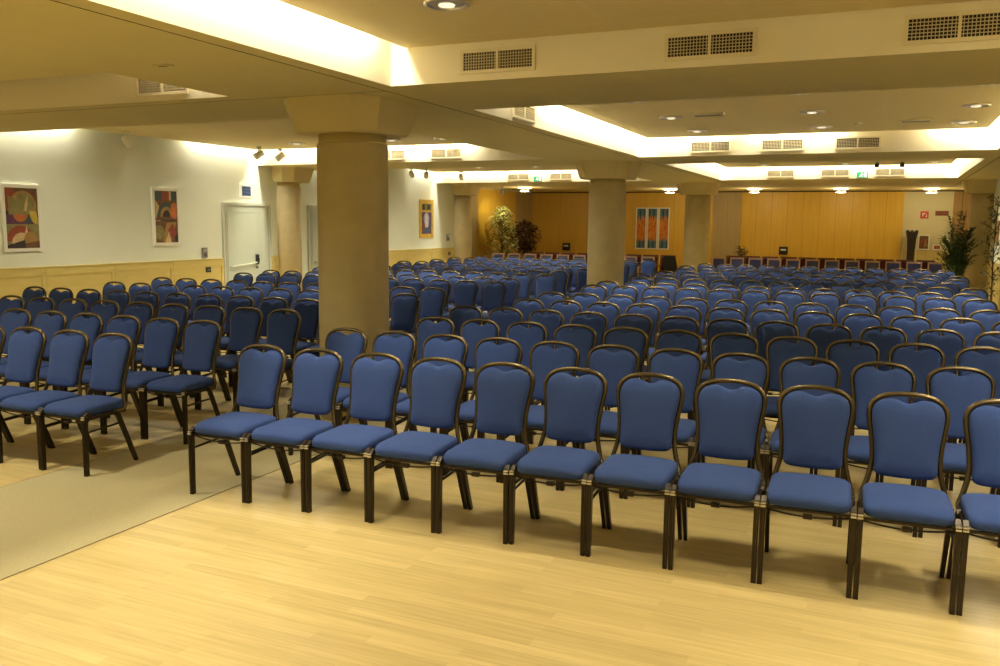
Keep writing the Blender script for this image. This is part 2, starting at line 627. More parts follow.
# ------------------------------------------------------------------ columns
def column(x, y, r, label, half=False):
    m_ = MB()
    zt = 2.375
    m_.lathe([(r, 0), (r, zt - 0.012), (r - 0.012, zt)], M['stone'], (x, y, 0), 40)
    m_.lathe([(r - 0.012, zt), (r - 0.012, zt + 0.012), (r - 0.018, zt + 0.012), (r - 0.018, zt + 0.085)], M['capital'], (x, y, 0), 40)
    # capital: chamfered block flaring to a square head
    z0, z1 = zt + 0.075, ZS
    q = 1.30 * r
    Q = 1.58 * r
    ch0, ch1 = 0.50 * r, 0.56 * r

    def octo(h, c, z):
        return [(x + a, y + d, z) for a, d in ((-h + c, -h), (h - c, -h), (h, -h + c), (h, h - c), (h - c, h), (-h + c, h), (-h, h - c), (-h, -h + c))]
    lo, mid, hi = octo(q, ch0, z0), octo(q * 1.03, ch0, z0 + 0.02), octo(Q, ch1, z1)
    vs = lo + mid + hi
    fs = [tuple(range(7, -1, -1))]
    for lv in (0, 8):
        for k in range(8):
            fs.append((lv + k, lv + (k + 1) % 8, lv + 8 + (k + 1) % 8, lv + 8 + k))
    m_.add(vs, fs, M['capital'])
    o = m_.build('column')
    return tag(o, label, 'column', kind='structure')


column(-4.245, 6.365, 0.305, 'thick round column in the aisle, nearest and widest of the three')
column(-4.245, 13.82, 0.305, 'middle one of three round columns standing in the aisle')
column(-4.245, 21.28, 0.305, 'farthest of three round columns, between artwork and amber partition')
column(XW - 0.04, 13.62, 0.30, 'engaged column beside the wall door with push bar')
column(XW + 0.05, 20.98, 0.30, 'rearmost engaged column on the painting wall')
column(XE - 0.11, 21.1, 0.30, 'engaged column on the side wall behind the palm')
column(XE - 0.02, 13.82, 0.30, 'engaged column on the side wall halfway down the hall')

# ------------------------------------------------------------------ doors in the left wall
def wall_door(n, y0, y1, zt, leaf0, leaf1, label):
    m_ = MB()
    x = XW
    # casing around a shallow reveal
    m_.box((x, y0 - 0.05, 0), (x + 0.04, y0, zt + 0.05), M['doorframe'])
    m_.box((x, y1, 0), (x + 0.04, y1 + 0.05, zt + 0.05), M['doorframe'])
    m_.box((x, y0, zt), (x + 0.04, y1, zt + 0.05), M['doorframe'])
    m_.box((x, y0, 0), (x + 0.012, y1, zt), M['door'])
    o = m_.build('door_%d' % n)
    tag(o, label, 'door', kind='structure')
    f = MB()
    f.box((x + 0.012, leaf0, 0.01), (x + 0.03, leaf1, zt - 0.13), M['door'])
    f.box((x + 0.012, leaf0 - 0.03, 0), (x + 0.026, leaf0 - 0.006, zt - 0.10), M['doorframe'])
    f.box((x + 0.012, leaf1 + 0.006, 0), (x + 0.026, leaf1 + 0.03, zt - 0.10), M['doorframe'])
    f.box((x + 0.012, leaf0 - 0.03, zt - 0.124), (x + 0.026, leaf1 + 0.03, zt - 0.10), M['doorframe'])
    f.build('door_leaf', o)
    h = MB()
    yy = leaf1 - 0.05
    h.box((x + 0.03, yy - 0.03, 0.93), (x + 0.07, yy + 0.03, 1.10), M['black'])
    h.lathe([(0.016, 0), (0.016, 0.03)], M['black'], (x + 0.03, yy, 0.86), 10, mtx=Matrix.Rotation(pi / 2, 3, 'Y'))
    h.tube([(x + 0.07, yy, 1.04), (x + 0.09, yy, 1.03), (x + 0.10, yy - 0.02, 0.97), (x + 0.085, yy - 0.02, 0.93)], 0.014, M['black'])
    h.build('handle', o)
    p = MB()
    p.tube([(x + 0.03, leaf0 + 0.05, 0.90), (x + 0.085, leaf0 + 0.08, 0.90), (x + 0.085, yy - 0.05, 0.955), (x + 0.035, yy - 0.04, 0.955)], 0.014, M['door'])
    p.build('push_bar', o)
    return o


wall_door(1, 11.86, 13.04, 1.98, 11.92, 12.72, 'pale recessed wall door with black handle and push bar below the blue sign')
wall_door(2, 14.30, 15.45, 1.98, 14.38, 15.38, 'pale wall door half hidden behind the thick aisle column')


# ------------------------------------------------------------------ pictures
def left_picture(y0, y1, z0, z1, fw, frame_m, shapes, bg, label, d=0.03, mount=0.0, mount_m=None):
    """a framed picture on the left wall; shapes are polygons in 0..1 coordinates (u to the rear, v up)"""
    t = thing('picture', label, 'picture', (XW, (y0 + y1) / 2, z0))
    ox, oy, oz = XW, (y0 + y1) / 2, z0
    f = MB()
    for lo, hi in (((y0, z0), (y1, z0 + fw)), ((y0, z1 - fw), (y1, z1)), ((y0, z0 + fw), (y0 + fw, z1 - fw)), ((y1 - fw, z0 + fw), (y1, z1 - fw))):
        f.box((0.0, lo[0] - oy, lo[1] - oz), (d, hi[0] - oy, hi[1] - oz), frame_m)
    f.build('picture_frame', t)
    c = MB()
    c.box((0.0, y0 + fw - oy, fw), (d * 0.6, y1 - fw - oy, z1 - fw - oz), bg)
    W = y1 - y0 - 2 * fw
    Hh = z1 - z0 - 2 * fw
    lay = 0
    for poly, m_ in shapes:
        lay += 1
        xx = d * 0.6 + 0.0004 * lay
        pts = [(y0 + fw - oy + W * min(1, max(0, p[0])), fw + Hh * min(1, max(0, p[1]))) for p in poly]
        c.add([(xx, a, q) for a, q in pts], [tuple(range(len(pts)))], m_)
    c.build('canvas', t)
    return t


def disc(cx, cy, rx, ry, a0=0, a1=360, n=20, inner=None):
    pts = [(cx + rx * cos(math.radians(a0 + (a1 - a0) * k / n)), cy + ry * sin(math.radians(a0 + (a1 - a0) * k / n))) for k in range(n + 1)]
    if inner is not None:
        pts += [(cx + rx * inner * cos(math.radians(a1 + (a0 - a1) * k / n)), cy + ry * inner * sin(math.radians(a1 + (a0 - a1) * k / n))) for k in range(n + 1)]
    elif a1 - a0 < 360:
        pts.append((cx, cy))
    else:
        pts.pop()
    return pts


P = paint
ochre, olive, rust, dark, cream = P((0.33, 0.19, 0.05)), P((0.22, 0.19, 0.06)), P((0.26, 0.05, 0.02)), P((0.035, 0.022, 0.02)), P((0.55, 0.40, 0.20))
purple, teal, yellow, brown, orange = P((0.10, 0.03, 0.07)), P((0.045, 0.07, 0.07)), P((0.48, 0.36, 0.05)), P((0.14, 0.065, 0.025)), P((0.46, 0.13, 0.03))
left_picture(7.70, 8.27, 1.27, 2.16, 0.045, M['white'], [
    ([(0, .62), (.35, .62), (.35, 1), (0, 1)], rust), ([(.3, .62), (1, .62), (1, 1), (.3, 1)], brown),
    (disc(.55, .68, .42, .28), ochre), (disc(.6, .70, .30, .22), olive), ([(.55, .62), (.72, .92), (.66, .62)], cream),
    (disc(.1, .68, .28, .18, -90, 90), olive), ([(0, .40), (1, .40), (1, .56), (0, .56)], purple), ([(.55, .42), (.8, .42), (.8, .56), (.55, .56)], teal),
    (disc(.45, .56, .22, .12, 180, 360), orange), (disc(.95, .62, .22, .22, 180, 300), yellow),
    ([(0, 0), (1, 0), (1, .40), (0, .40)], olive), (disc(.42, .12, .42, .26, 20, 180), rust), (disc(.45, .08, .30, .18, 20, 180), cream),
    ([(.5, .15), (.62, .38), (.68, .15)], cream), (disc(.72, .14, .20, .14), ochre), ([(0, 0), (.55, 0), (.55, .14), (0, .05)], dark), ([(.55, 0), (1, 0), (1, .12), (.55, .08)], brown)],
    dark, 'white-framed painting of brown and ochre circles, the one with a yellow arc')
left_picture(10.24, 10.81, 1.30, 2.22, 0.05, M['white'], [
    ([(0, .82), (.34, .82), (.34, 1), (0, 1)], teal), ([(.34, .82), (.66, .82), (.66, 1), (.34, 1)], rust), ([(.66, .82), (.74, .82), (.74, 1), (.66, 1)], cream), ([(.74, .8), (1, .8), (1, 1), (.74, 1)], teal),
    ([(0, .44), (1, .44), (1, .82), (0, .82)], brown), (disc(.52, .50, .40, .28, 0, 180), teal), (disc(.52, .50, .28, .20, 0, 180), ochre), (disc(.52, .50, .17, .13, 0, 180), dark),
    ([(.04, .46), (.2, .70), (.04, .82)], cream), (disc(.86, .62, .16, .16), orange), ([(0, .40), (.25, .40), (.25, .43), (0, .43)], cream),
    ([(0, 0), (1, 0), (1, .42), (0, .42)], brown), (disc(.16, .2, .22, .14), olive), ([(.3, .02), (.5, .38), (.95, .40), (.7, .05)], ochre), ([(.55, .24), (.78, .38), (.92, .18), (.72, .06)], rust), ([(.4, 0), (.6, .22), (.7, 0)], cream), ([(.86, .02), (1, .02), (1, .2), (.86, .1)], dark)],
    dark, 'white-framed painting with a red diamond and nested arches, beside the thermostat')
goldf = P((0.56, 0.36, 0.055))
left_picture(18.78, 19.48, 1.33, 2.28, 0.10, goldf, [
    ([(0, .78), (1, .78), (1, 1), (0, 1)], olive), ([(.1, .8), (.35, .8), (.3, .98), (.1, .96)], dark), ([(.55, .8), (.9, .82), (.9, .97), (.6, .98)], dark),
    ([(0, 0), (1, 0), (1, .72), (0, .72)], P((0.10, 0.05, 0.10))), (disc(.5, .45, .3, .26), P((0.30, 0.30, 0.42))), (disc(.52, .40, .16, .3), P((0.55, 0.52, 0.55))), ([(.1, .05), (.4, .2), (.2, .5)], rust), ([(.7, .05), (.95, .2), (.75, .5)], teal), (disc(.5, .12, .25, .10), P((0.05, 0.08, 0.2)))],
    goldf, 'tall narrow yellow-framed picture on the wall beyond the thick column')
left_picture(22.62, 23.12, 1.84, 2.24, 0.03, M['ebony'], [([(.2, .1), (.8, .1), (.5, .9)], brown), (disc(.5, .5, .2, .25), ochre)], dark, 'small dark picture above the pale potted tree')
left_picture(23.92, 24.58, 1.98, 2.25, 0.03, brown, [([(.1, .1), (.5, .2), (.4, .9), (.1, .8)], ochre), (disc(.7, .5, .18, .3), rust)], brown, 'upper one of two small brown pictures near the rear corner')
left_picture(23.92, 24.58, 1.52, 1.92, 0.03, brown, [([(.1, .1), (.5, .2), (.4, .9), (.1, .8)], dark), (disc(.7, .5, .18, .3), ochre)], dark, 'lower one of two small brown pictures near the rear corner')

# three-strip artwork on the back wall: three white frames
tealb, tealc, org, orl = P((0.03, 0.09, 0.13)), P((0.10, 0.19, 0.20)), P((0.62, 0.20, 0.02)), P((0.70, 0.32, 0.04))
for k, (x0, x1, nm) in enumerate(((-7.10, -6.76, 'nearest the middle column of three'), (-6.745, -6.405, 'middle one of three'), (-6.39, -6.05, 'nearest the farthest column of three'))):
    t = thing('art_panel', 'white-framed orange flame art panel on the end wall, %s' % nm, 'picture', ((x0 + x1) / 2, YB - 0.03, 0.97), group='three-strip flame artwork')
    hw = (x1 - x0) / 2
    f = MB()
    fw, z1 = 0.035, 1.27
    for lo, hi in (((-hw, 0), (hw, fw)), ((-hw, z1 - fw), (hw, z1)), ((-hw, fw), (-hw + fw, z1 - fw)), ((hw - fw, fw), (hw, z1 - fw))):
        f.box((lo[0], -0.035, lo[1]), (hi[0], 0.0, hi[1]), M['white'])
    f.build('picture_frame', t)
    c = MB()
    c.box((-hw + fw, -0.02, fw), (hw - fw, 0, z1 - fw), org)
    W, Hh = 2 * (hw - fw), z1 - 2 * fw
    rr = random.Random(30 + k)

    def put(poly, m_, lay):
        c.add([(-hw + fw + W * a, -0.02 - 0.0006 * lay, fw + Hh * q) for a, q in poly], [tuple(range(len(poly)))], m_)
    # teal ends with flame-shaped teeth towards the middle
    for base, sgn in ((0.0, 1), (1.0, -1)):
        n = 4
        for i in range(n):
            a0, a1 = i / n, (i + 1) / n
            tip = 0.24 + 0.10 * rr.random()
            put([(a0, base), (a1, base), (a1, base + sgn * 0.16), ((a0 + a1) / 2 + rr.uniform(-.05, .05), base + sgn * tip), (a0, base + sgn * 0.16)][::sgn], tealb if (i + k) % 2 else tealc, 1)
    for i in range(9):
        cx, cy = rr.uniform(.15, .85), rr.uniform(.32, .68)
        put(disc(cx, cy, rr.uniform(.05, .13), rr.uniform(.02, .06), n=10)[::-1], (orl, P((0.55, 0.09, 0.02)))[i % 2], 2 + 0.2 * i)
    c.build('canvas', t)


def back_frame_picture(x0, x1, z0, z1, frame_m, label, shapes, bg):
    t = thing('picture', label, 'picture', ((x0 + x1) / 2, YB - 0.03, z0))
    hw, h = (x1 - x0) / 2, z1 - z0
    fw = 0.03
    f = MB()
    for lo, hi in (((-hw, 0), (hw, fw)), ((-hw, h - fw), (hw, h)), ((-hw, fw), (-hw + fw, h - fw)), ((hw - fw, fw), (hw, h - fw))):
        f.box((lo[0], -0.03, lo[1]), (hi[0], 0, hi[1]), frame_m)
    f.build('picture_frame', t)
    c = MB()
    c.box((-hw + fw, -0.018, fw), (hw - fw, 0, h - fw), bg)
    for i, (poly, m_) in enumerate(shapes):
        c.add([(-hw + fw + 2 * (hw - fw) * a, -0.0185 - 0.0005 * i, fw + (h - 2 * fw) * q) for a, q in poly][::-1], [tuple(range(len(poly)))], m_)
    c.build('canvas', t)
    return t


back_frame_picture(0.79, 1.07, 1.12, 1.53, M['white'], 'small framed picture on the end wall beside the black pedestal', [(disc(.4, .5, .3, .3), rust), ([(.5, .1), (.9, .2), (.7, .8)], ochre)], brown)
back_frame_picture(1.16, 1.36, 1.12, 1.27, M['white'], 'very small red framed card on the end wall beside the palm', [(disc(.5, .5, .25, .35), orange)], rust)
# picture on right wall
t = thing('picture', 'small orange picture on the side wall behind the ficus', 'picture', (XE, 19.6, 1.42))
f = MB()
f.box((-0.03, -0.22, 0), (0, 0.22, 0.03), M['brownwood'])
f.box((-0.03, -0.22, 0.42), (0, 0.22, 0.45), M['brownwood'])
f.box((-0.03, -0.22, 0.03), (0, -0.19, 0.42), M['brownwood'])
f.box((-0.03, 0.19, 0.03), (0, 0.22, 0.42), M['brownwood'])
f.build('picture_frame', t)
f = MB()
f.box((-0.018, -0.19, 0.03), (0, 0.19, 0.42), ochre)
f.add([(-0.0185, -0.1, 0.1), (-0.0185, 0.1, 0.15), (-0.0185, 0.02, 0.36)], [(0, 1, 2)], orange)
f.build('canvas', t)

# ------------------------------------------------------------------ signs and small wall fittings
t = thing('wall_sign', 'blue square sign in a white frame above the wall door', 'sign', (XW, 12.45, 2.12))
f = MB()
f.box((0, -0.16, 0), (0.02, 0.16, 0.25), M['white'])
f.build('sign_frame', t)
f = MB()
f.box((0.02, -0.115, 0.035), (0.023, 0.115, 0.205), M['blue_sign'])
f.box((0.023, -0.09, 0.15), (0.0235, 0.09, 0.156), P((0.16, 0.2, 0.28)))
f.box((0.023, -0.09, 0.10), (0.0235, 0.06, 0.106), P((0.16, 0.2, 0.28)))
f.build('sign_face', t)


def thermostat(y, z, label):
    t_ = thing('wall_switch', label, 'control panel', (XW, y, z))
    q = MB()
    q.box((0, -0.055, 0), (0.03, 0.055, 0.17), M['grey'])
    q.build('housing', t_)
    q = MB()
    q.box((0.03, -0.035, 0.10), (0.033, 0.035, 0.15), M['steel'])
    q.build('display', t_)
    q = MB()
    q.box((0.03, -0.02, 0.03), (0.036, 0.02, 0.06), M['black'])
    q.build('button', t_)


def socket(y, z, label):
    t_ = thing('wall_socket', label, 'socket', (XW + 0.025, y, z))
    q = MB()
    q.box((0, -0.055, 0), (0.012, 0.055, 0.085), M['black'])
    q.build('cover_plate', t_)
    q = MB()
    q.box((0.012, -0.03, 0.025), (0.014, -0.004, 0.06), M['grey'])
    q.box((0.012, 0.004, 0.025), (0.014, 0.03, 0.06), M['grey'])
    q.build('outlet', t_)


thermostat(11.36, 1.08, 'grey wall control beside the door, above the black socket')
thermostat(20.3, 1.24, 'grey wall control on the rear stretch beyond the yellow-framed picture')
socket(11.42, 0.83, 'black socket in the wainscot near the first wall door')
socket(20.36, 0.86, 'black socket in the wainscot near the rearmost engaged column')


def wall_box(x, z, label):
    t_ = thing('wall_phone', label, 'wall box', (x, YB - 0.03, z))
    q = MB()
    q.box((-0.12, -0.07, 0), (0.12, 0, 0.23), M['black'])
    q.build('housing', t_)
    q = MB()
    q.box((-0.075, -0.074, 0.12), (0.075, -0.07, 0.165), M['white'])
    q.build('display', t_)


wall_box(-2.70, 0.90, 'black box with a white slot on the amber folding partition')
wall_box(-9.35, 0.88, 'black box on the amber panelling beside the middle aisle column')

t = thing('fire_alarm_sign', 'red square fire sign on the pale end wall', 'sign', (0.90, YB - 0.012, 1.97))
f = MB()
f.box((-0.10, -0.02, 0), (0.10, 0, 0.19), M['red'])
f.build('sign_plate', t)
f = MB()
f.box((-0.055, -0.022, 0.05), (-0.03, -0.02, 0.14), M['white'])
f.box((-0.03, -0.022, 0.115), (0.02, -0.02, 0.14), M['white'])
f.add([(0.03, -0.021, 0.04), (0.065, -0.021, 0.04), (0.05, -0.021, 0.12)], [(0, 1, 2)], M['white'])
f.build('pictogram', t)
f = MB()
f.box((-0.16, -0.02, 0), (0.16, 0, 0.12), M['plaque'])
f.box((-0.145, -0.023, 0.012), (0.145, -0.02, 0.108), P((0.21, 0.055, 0.025)))
tag(f.build('wall_plaque', origin=None), 'dark red oblong plaque on the end wall beside the palm', 'plaque')
bpy.data.objects['wall_plaque'].location = (1.32, YB - 0.012, 2.05)


def exit_sign(x, y, z, label):
    t_ = thing('exit_sign', label, 'exit sign', (x, y, z), group='illuminated exit signs')
    q = MB()
    q.box((-0.115, -0.03, 0), (0.115, -0.002, 0.135), M['white'])
    q.build('housing', t_)
    q = MB()
    q.box((-0.108, -0.032, 0.007), (0.108, -0.03, 0.128), M['exit_green'])
    q.build('sign_face', t_)
    q = MB()
    y_ = -0.0326
    # door and running figure
    q.box((0.03, y_, 0.022), (0.085, -0.032, 0.112), M['exit_white'])
    q.box((-0.02, y_, 0.088), (0.0, -0.032, 0.108), M['exit_white'])
    for a, c_ in (((-0.012, 0.085), (-0.022, 0.055)), ((-0.022, 0.055), (-0.002, 0.040)), ((-0.002, 0.040), (-0.008, 0.018)), ((-0.022, 0.055), (-0.045, 0.035)), ((-0.045, 0.035), (-0.062, 0.036)), ((-0.012, 0.080), (0.012, 0.066)), ((-0.014, 0.080), (-0.042, 0.068))):
        dx, dz = c_[0] - a[0], c_[1] - a[1]
        ln = sqrt(dx * dx + dz * dz)
        nx, nz = -dz / ln * 0.006, dx / ln * 0.006
        q.add([(a[0] + nx, y_, a[1] + nz), (a[0] - nx, y_, a[1] - nz), (c_[0] - nx, y_, c_[1] - nz), (c_[0] + nx, y_, c_[1] + nz)], [(0, 1, 2, 3)], M['exit_white'])
    q.build('pictogram', t_)


exit_sign(-0.54, 19.684, ZS + 0.01, 'green exit sign high up over the amber partition side, between two vents')
exit_sign(-7.80, 19.684, ZS + 0.01, 'green exit sign high up above the dark bush, between two vents')


# ------------------------------------------------------------------ ceiling vents (on the faces of the trays)
def vent_mesh():
    f_, g_ = MB(), MB()
    W, H2, fr = 0.288, 0.084, 0.024
    for lo, hi in (((-W, -H2), (W, -H2 + fr)), ((-W, H2 - fr), (W, H2)), ((-W, -H2 + fr), (-W + fr, H2 - fr)), ((W - fr, -H2 + fr), (W, H2 - fr)), ((-0.009, -H2 + fr), (0.009, H2 - fr))):
        f_.box((lo[0], -0.016, lo[1]), (hi[0], 0, hi[1]), M['ventframe'])
    g_.box((-W + fr, -0.0015, -H2 + fr), (W - fr, -0.0005, H2 - fr), M['darkgap'])
    nx, nz = 26, 6
    for i in range(1, nx):
        xx = -W + fr + (2 * W - 2 * fr) * i / nx
        g_.box((xx - 0.0022, -0.013, -H2 + fr), (xx + 0.0022, -0.0015, H2 - fr), M['grille'])
    for i in range(1, nz):
        zz = -H2 + fr + (2 * H2 - 2 * fr) * i / nz
        g_.box((-W + fr, -0.012, zz - 0.0022), (W - fr, -0.002, zz + 0.0022), M['grille'])
    return f_, g_


vents = [(-2.565, 5.665, 0, 'air vent over the front row next to the glowing cove corner'),
         (-1.095, 5.665, 0, 'air vent at the middle of the beam over the front row'),
         (0.305, 5.665, 0, 'air vent at the far end of the beam over the front row'),
         (-2.405, 12.79, 0, 'first of three bright vents in the middle tray, by its glowing corner'),
         (-1.41, 12.79, 0, 'second of three bright vents in the middle tray'),
         (-0.435, 12.79, 0, 'third of three bright vents in the middle tray, on its shaded stretch'),
         (-2.175, 19.684, 0, 'first of three vents in the rear tray above the amber partition'),
         (-1.075, 19.684, 0, 'second of three vents in the rear tray, beside the exit sign'),
         (-0.02, 19.684, 0, 'third of three vents in the rear tray, beyond the exit sign'),
         (-5.68, 5.665, 0, 'air vent in the narrow tray on the wall side of the thick column'),
         (-6.70, 12.79, 0, 'vent in the wall-side tray just past the thick column'),
         (-7.76, 12.79, 0, 'vent in the wall-side tray touching the thick column outline'),
         (-8.32, 19.684, 0, 'vent in the rear wall-side tray before the exit sign'),
         (-7.22, 19.684, 0, 'vent in the rear wall-side tray after the exit sign'),
         (XL, 8.24, pi / 2, 'washed-out vent on the long side face of the middle tray')]
vent0 = None
for x, y, rz, lab in vents:
    if vent0 is None:
        vent0 = thing('ceiling_vent', lab, 'air vent', (x, y, ZS + 0.133), rz, 'air vents in the ceiling trays')
        f_, g_ = vent_mesh()
        f_.build('vent_frame', vent0)
        g_.build('grille', vent0)
    else:
        copy_tree(vent0, (x, y, ZS + (0.130 if rz == 0 else 0.12)), rz, lab)
# the side vent faces into the tray
# ------------------------------------------------------------------ downlights
LIGHTS = []


def lamp(name, kind, loc, power, color=(1.0, 0.86, 0.62), size=0.12, size_y=None, rot=(0, 0, 0), spread=None, spot=None, blend=1.0, parent=None):
    d = bpy.data.lights.new(name, kind)
    d.energy = power
    d.color = color
    if kind == 'AREA':
        if size_y:
            d.shape = 'RECTANGLE'
            d.size, d.size_y = size, size_y
        else:
            d.shape = 'DISK'
            d.size = size
        if spread:
            d.spread = math.radians(spread)
    elif kind == 'SPOT':
        d.spot_size = math.radians(spot)
        d.spot_blend = blend
        d.shadow_soft_size = size
    else:
        d.shadow_soft_size = size
    o = bpy.data.objects.new(name, d)
    COL.objects.link(o)
    o.location = loc
    o.rotation_euler = rot
    LIGHTS.append(o)
    return o


dl0 = None
WARM = (1.0, 0.92, 0.70)


def downlight(x, y, lab, grp, power, z=ZP, spread=105):
    global dl0
    if dl0 is None:
        dl0 = thing('downlight', lab, 'ceiling light', (x, y, z), 0, grp)
        q = MB()
        q.lathe([(0.135, 0.0), (0.135, -0.012), (0.12, -0.018), (0.108, -0.014), (0.108, 0.0)], M['steel'], n=28)
        q.build('trim_ring', dl0)
        q = MB()
        q.lathe([(0.107, -0.004), (0.085, -0.010), (0.05, -0.012)], M['steel'], n=28)
        q.build('reflector', dl0)
        q = MB()
        q.lathe([(0.05, -0.011), (0.045, -0.019), (0.02, -0.023)], M['lampdim'], n=20)
        q.build('bulb', dl0)
    else:
        copy_tree(dl0, (x, y, z), 0, lab, grp)
    if power > 0:
        lamp('downlight_lamp', 'AREA', (x, y, z - 0.03), power, WARM, 0.16, spread=spread)


pos = ['nearest the glowing long cove', 'halfway across', 'nearest the side wall']
XD = (-2.41, -0.84, 0.76)
for j, yy in enumerate((1.5, 3.05, 4.6)):
    for i, xx in enumerate(XD):
        downlight(xx, yy, 'chrome downlight over the front row, %s, %s row of its tray' % (pos[i], ORD[3 - j]), 'chrome downlights', (6, 7.5, 9.5)[j])
for j, yy in enumerate((8.75, 10.3, 11.85)):
    for i, xx in enumerate(XD):
        downlight(xx, yy, 'chrome downlight in the middle tray, %s, %s row from the vents' % (pos[i], ORD[3 - j]), 'chrome downlights', 12)
for j, yy in enumerate((15.5, 18.75)):
    for i, xx in enumerate(XD):
        downlight(xx, yy, 'chrome downlight in the rear tray, %s, %s row from the vents' % (pos[i], ORD[2 - j]), 'chrome downlights', 11)
for j, yy in enumerate((0.6, 3.1)):
    for i, xx in enumerate((-9.3, -7.3, -5.3)):
        downlight(xx, yy, 'chrome downlight over the bare floor beside the aisle, %s, %s row' % (('wall end', 'middle', 'aisle end')[i], ORD[j + 1]), 'chrome downlights', (20, 36)[j], ZS, 150)
posw = ['nearest the painting wall', 'halfway across', 'nearest the aisle']
for j, yy in enumerate((8.4, 11.72)):
    for i, xx in enumerate((-10.0 + 1.1, -8.0 + 0.9, -6.2)):
        downlight(xx, yy, 'chrome downlight in the wall-side tray past the thick column, %s, %s' % (posw[i], ORD[2 - j]), 'chrome downlights', 24, spread=150)
for j, yy in enumerate((15.6, 18.0)):
    for i, xx in enumerate((-8.6, -7.2, -6.1)):
        downlight(xx, yy, 'chrome downlight in the rear wall-side tray, %s, %s' % (posw[i], ORD[2 - j]), 'chrome downlights', 24, spread=150)

# glass-disc lights under the rear ceiling
gd0 = None
for x, y, lab in ((-3.34, 24.3, 'glass-disc ceiling light over the ashen wood pier'), (-1.17, 24.5, 'glass-disc ceiling light over the middle of the amber partition'), (0.98, 24.9, 'glass-disc ceiling light over the pale end wall'), (-9.36, 22.6, 'glass-disc ceiling light over the dark bush corner'), (-5.62, 24.2, 'glass-disc ceiling light over the flame artwork')):
    if gd0 is None:
        gd0 = thing('ceiling_light', lab, 'ceiling light', (x, y, ZS), 0, 'glass-disc lights along the end wall')
        q = MB()
        q.lathe([(0.19, 0.0), (0.19, -0.02), (0.17, -0.03), (0.03, -0.032)], M['lampglow'], n=28)
        q.build('lamp_ring', gd0)
        q = MB()
        q.lathe([(0.02, -0.115), (0.12, -0.112), (0.135, -0.105), (0.12, -0.098), (0.02, -0.095)], M['lampglow'], n=28)
        q.build('glass_disc', gd0)
        q = MB()
        for a in range(3):
            q.tube([(0.1 * cos(a * 2.094), 0.1 * sin(a * 2.094), -0.025), (0.1 * cos(a * 2.094), 0.1 * sin(a * 2.094), -0.10)], 0.005, M['steel'], 6)
        q.build('stem', gd0)
    else:
        copy_tree(gd0, (x, y, ZS), 0, lab)
    lamp('glass_disc_lamp', 'POINT', (x, y, ZS - 0.22), 20, (1.0, 0.80, 0.45), 0.08)

# fluorescent tubes lying in the coves above the raised panels
COVE = (1.0, 0.94, 0.75)


def cove(x, y, lx, ly, power, col=COVE):
    lamp('cove_lamp', 'AREA', (x, y, ZT - 0.03), power, col, lx, ly)


cove(XL + 0.07, 2.75, 0.07, 5.3, 105)
cove(-5.35, 5.60, 0.6, 0.05, 5)
cove(XL + 0.07, 10.6, 0.07, 4.0, 80)
cove(XL + 0.07, 7.95, 0.07, 1.1, 7)
cove(-2.75, 12.72, 1.1, 0.07, 24)
cove(-1.25, 12.72, 1.2, 0.07, 26)
cove(0.85, 12.72, 0.7, 0.07, 16)
cove(XR - 0.07, 10.0, 0.07, 5.2, 90)
cove(XR - 0.07, 2.75, 0.07, 5.3, 105)
cove(XL + 0.07, 17.2, 0.07, 4.6, 70)
cove(XR - 0.07, 17.2, 0.07, 4.6, 60)
cove(-1.07, 19.61, 4.3, 0.07, 80)
cove(-8.2, 12.72, 4.0, 0.07, 110)
cove(-7.9, 19.61, 4.6, 0.07, 80)
# slot lamps grazing the painting wall
WALLC = (1.0, 0.95, 0.80)
cove(XW + 0.05, 7.95, 0.06, 1.7, 34, WALLC)
cove(XW + 0.05, 11.85, 0.06, 1.6, 34, WALLC)
cove(XW + 0.05, 15.4, 0.06, 1.6, 30, WALLC)
cove(XW + 0.05, 19.0, 0.06, 1.2, 26, WALLC)

# ------------------------------------------------------------------ ceiling fittings
for x, y, lab in ((-1.93, 10.05, 'flat oblong emergency light in the middle tray beside the glowing cove side'), (0.23, 11.38, 'flat oblong emergency light in the middle tray beside its bright far corner')):
    t = thing('ceiling_emergency_light', lab, 'emergency light', (x, y, ZP))
    q = MB()
    q.box((-0.18, -0.07, -0.03), (0.18, 0.07, 0), M['ventframe'])
    q.build('housing', t)
    q = MB()
    q.box((-0.15, -0.05, -0.034), (0.15, 0.05, -0.03), M['grey'])
    q.build('lens', t)
t = thing('smoke_detector', 'small round smoke detector in the middle tray', 'smoke detector', (-0.40, 11.6, ZP))
q = MB()
q.lathe([(0.05, 0), (0.05, -0.015), (0.035, -0.03), (0.01, -0.034)], M['ventframe'], n=18)
q.build('housing', t)
q = MB()
q.lathe([(0.046, -0.018), (0.0455, -0.022)], M['darkgap'], n=18)
q.build('slot', t)
t = thing('ceiling_sensor', 'tiny slotted sensor under the beam in front of the thick column', 'sensor', (-4.38, 4.38, ZS), 0.1)
q = MB()
q.box((-0.06, -0.03, -0.008), (0.06, 0.03, 0), M['soffit'])
q.build('housing', t)
q = MB()
q.box((-0.035, -0.008, -0.0095), (0.035, 0.008, -0.008), M['darkgap'])
q.build('slot', t)
for x, y, lab in ((-0.26, 18.7, 'small dark ceiling camera in the rear tray above the exit sign'), (0.19, 18.7, 'small dark ceiling camera in the rear tray beyond the exit sign')):
    t = thing('ceiling_camera', lab, 'camera', (x, y, ZP))
    q = MB()
    q.box((-0.03, -0.03, -0.03), (0.03, 0.03, 0), M['grey'])
    q.build('mounting_base', t)
    q = MB()
    q.box((-0.04, -0.09, -0.10), (0.04, 0.05, -0.03), M['black'])
    q.build('housing', t)

# spotlights for the pictures
sp0 = None


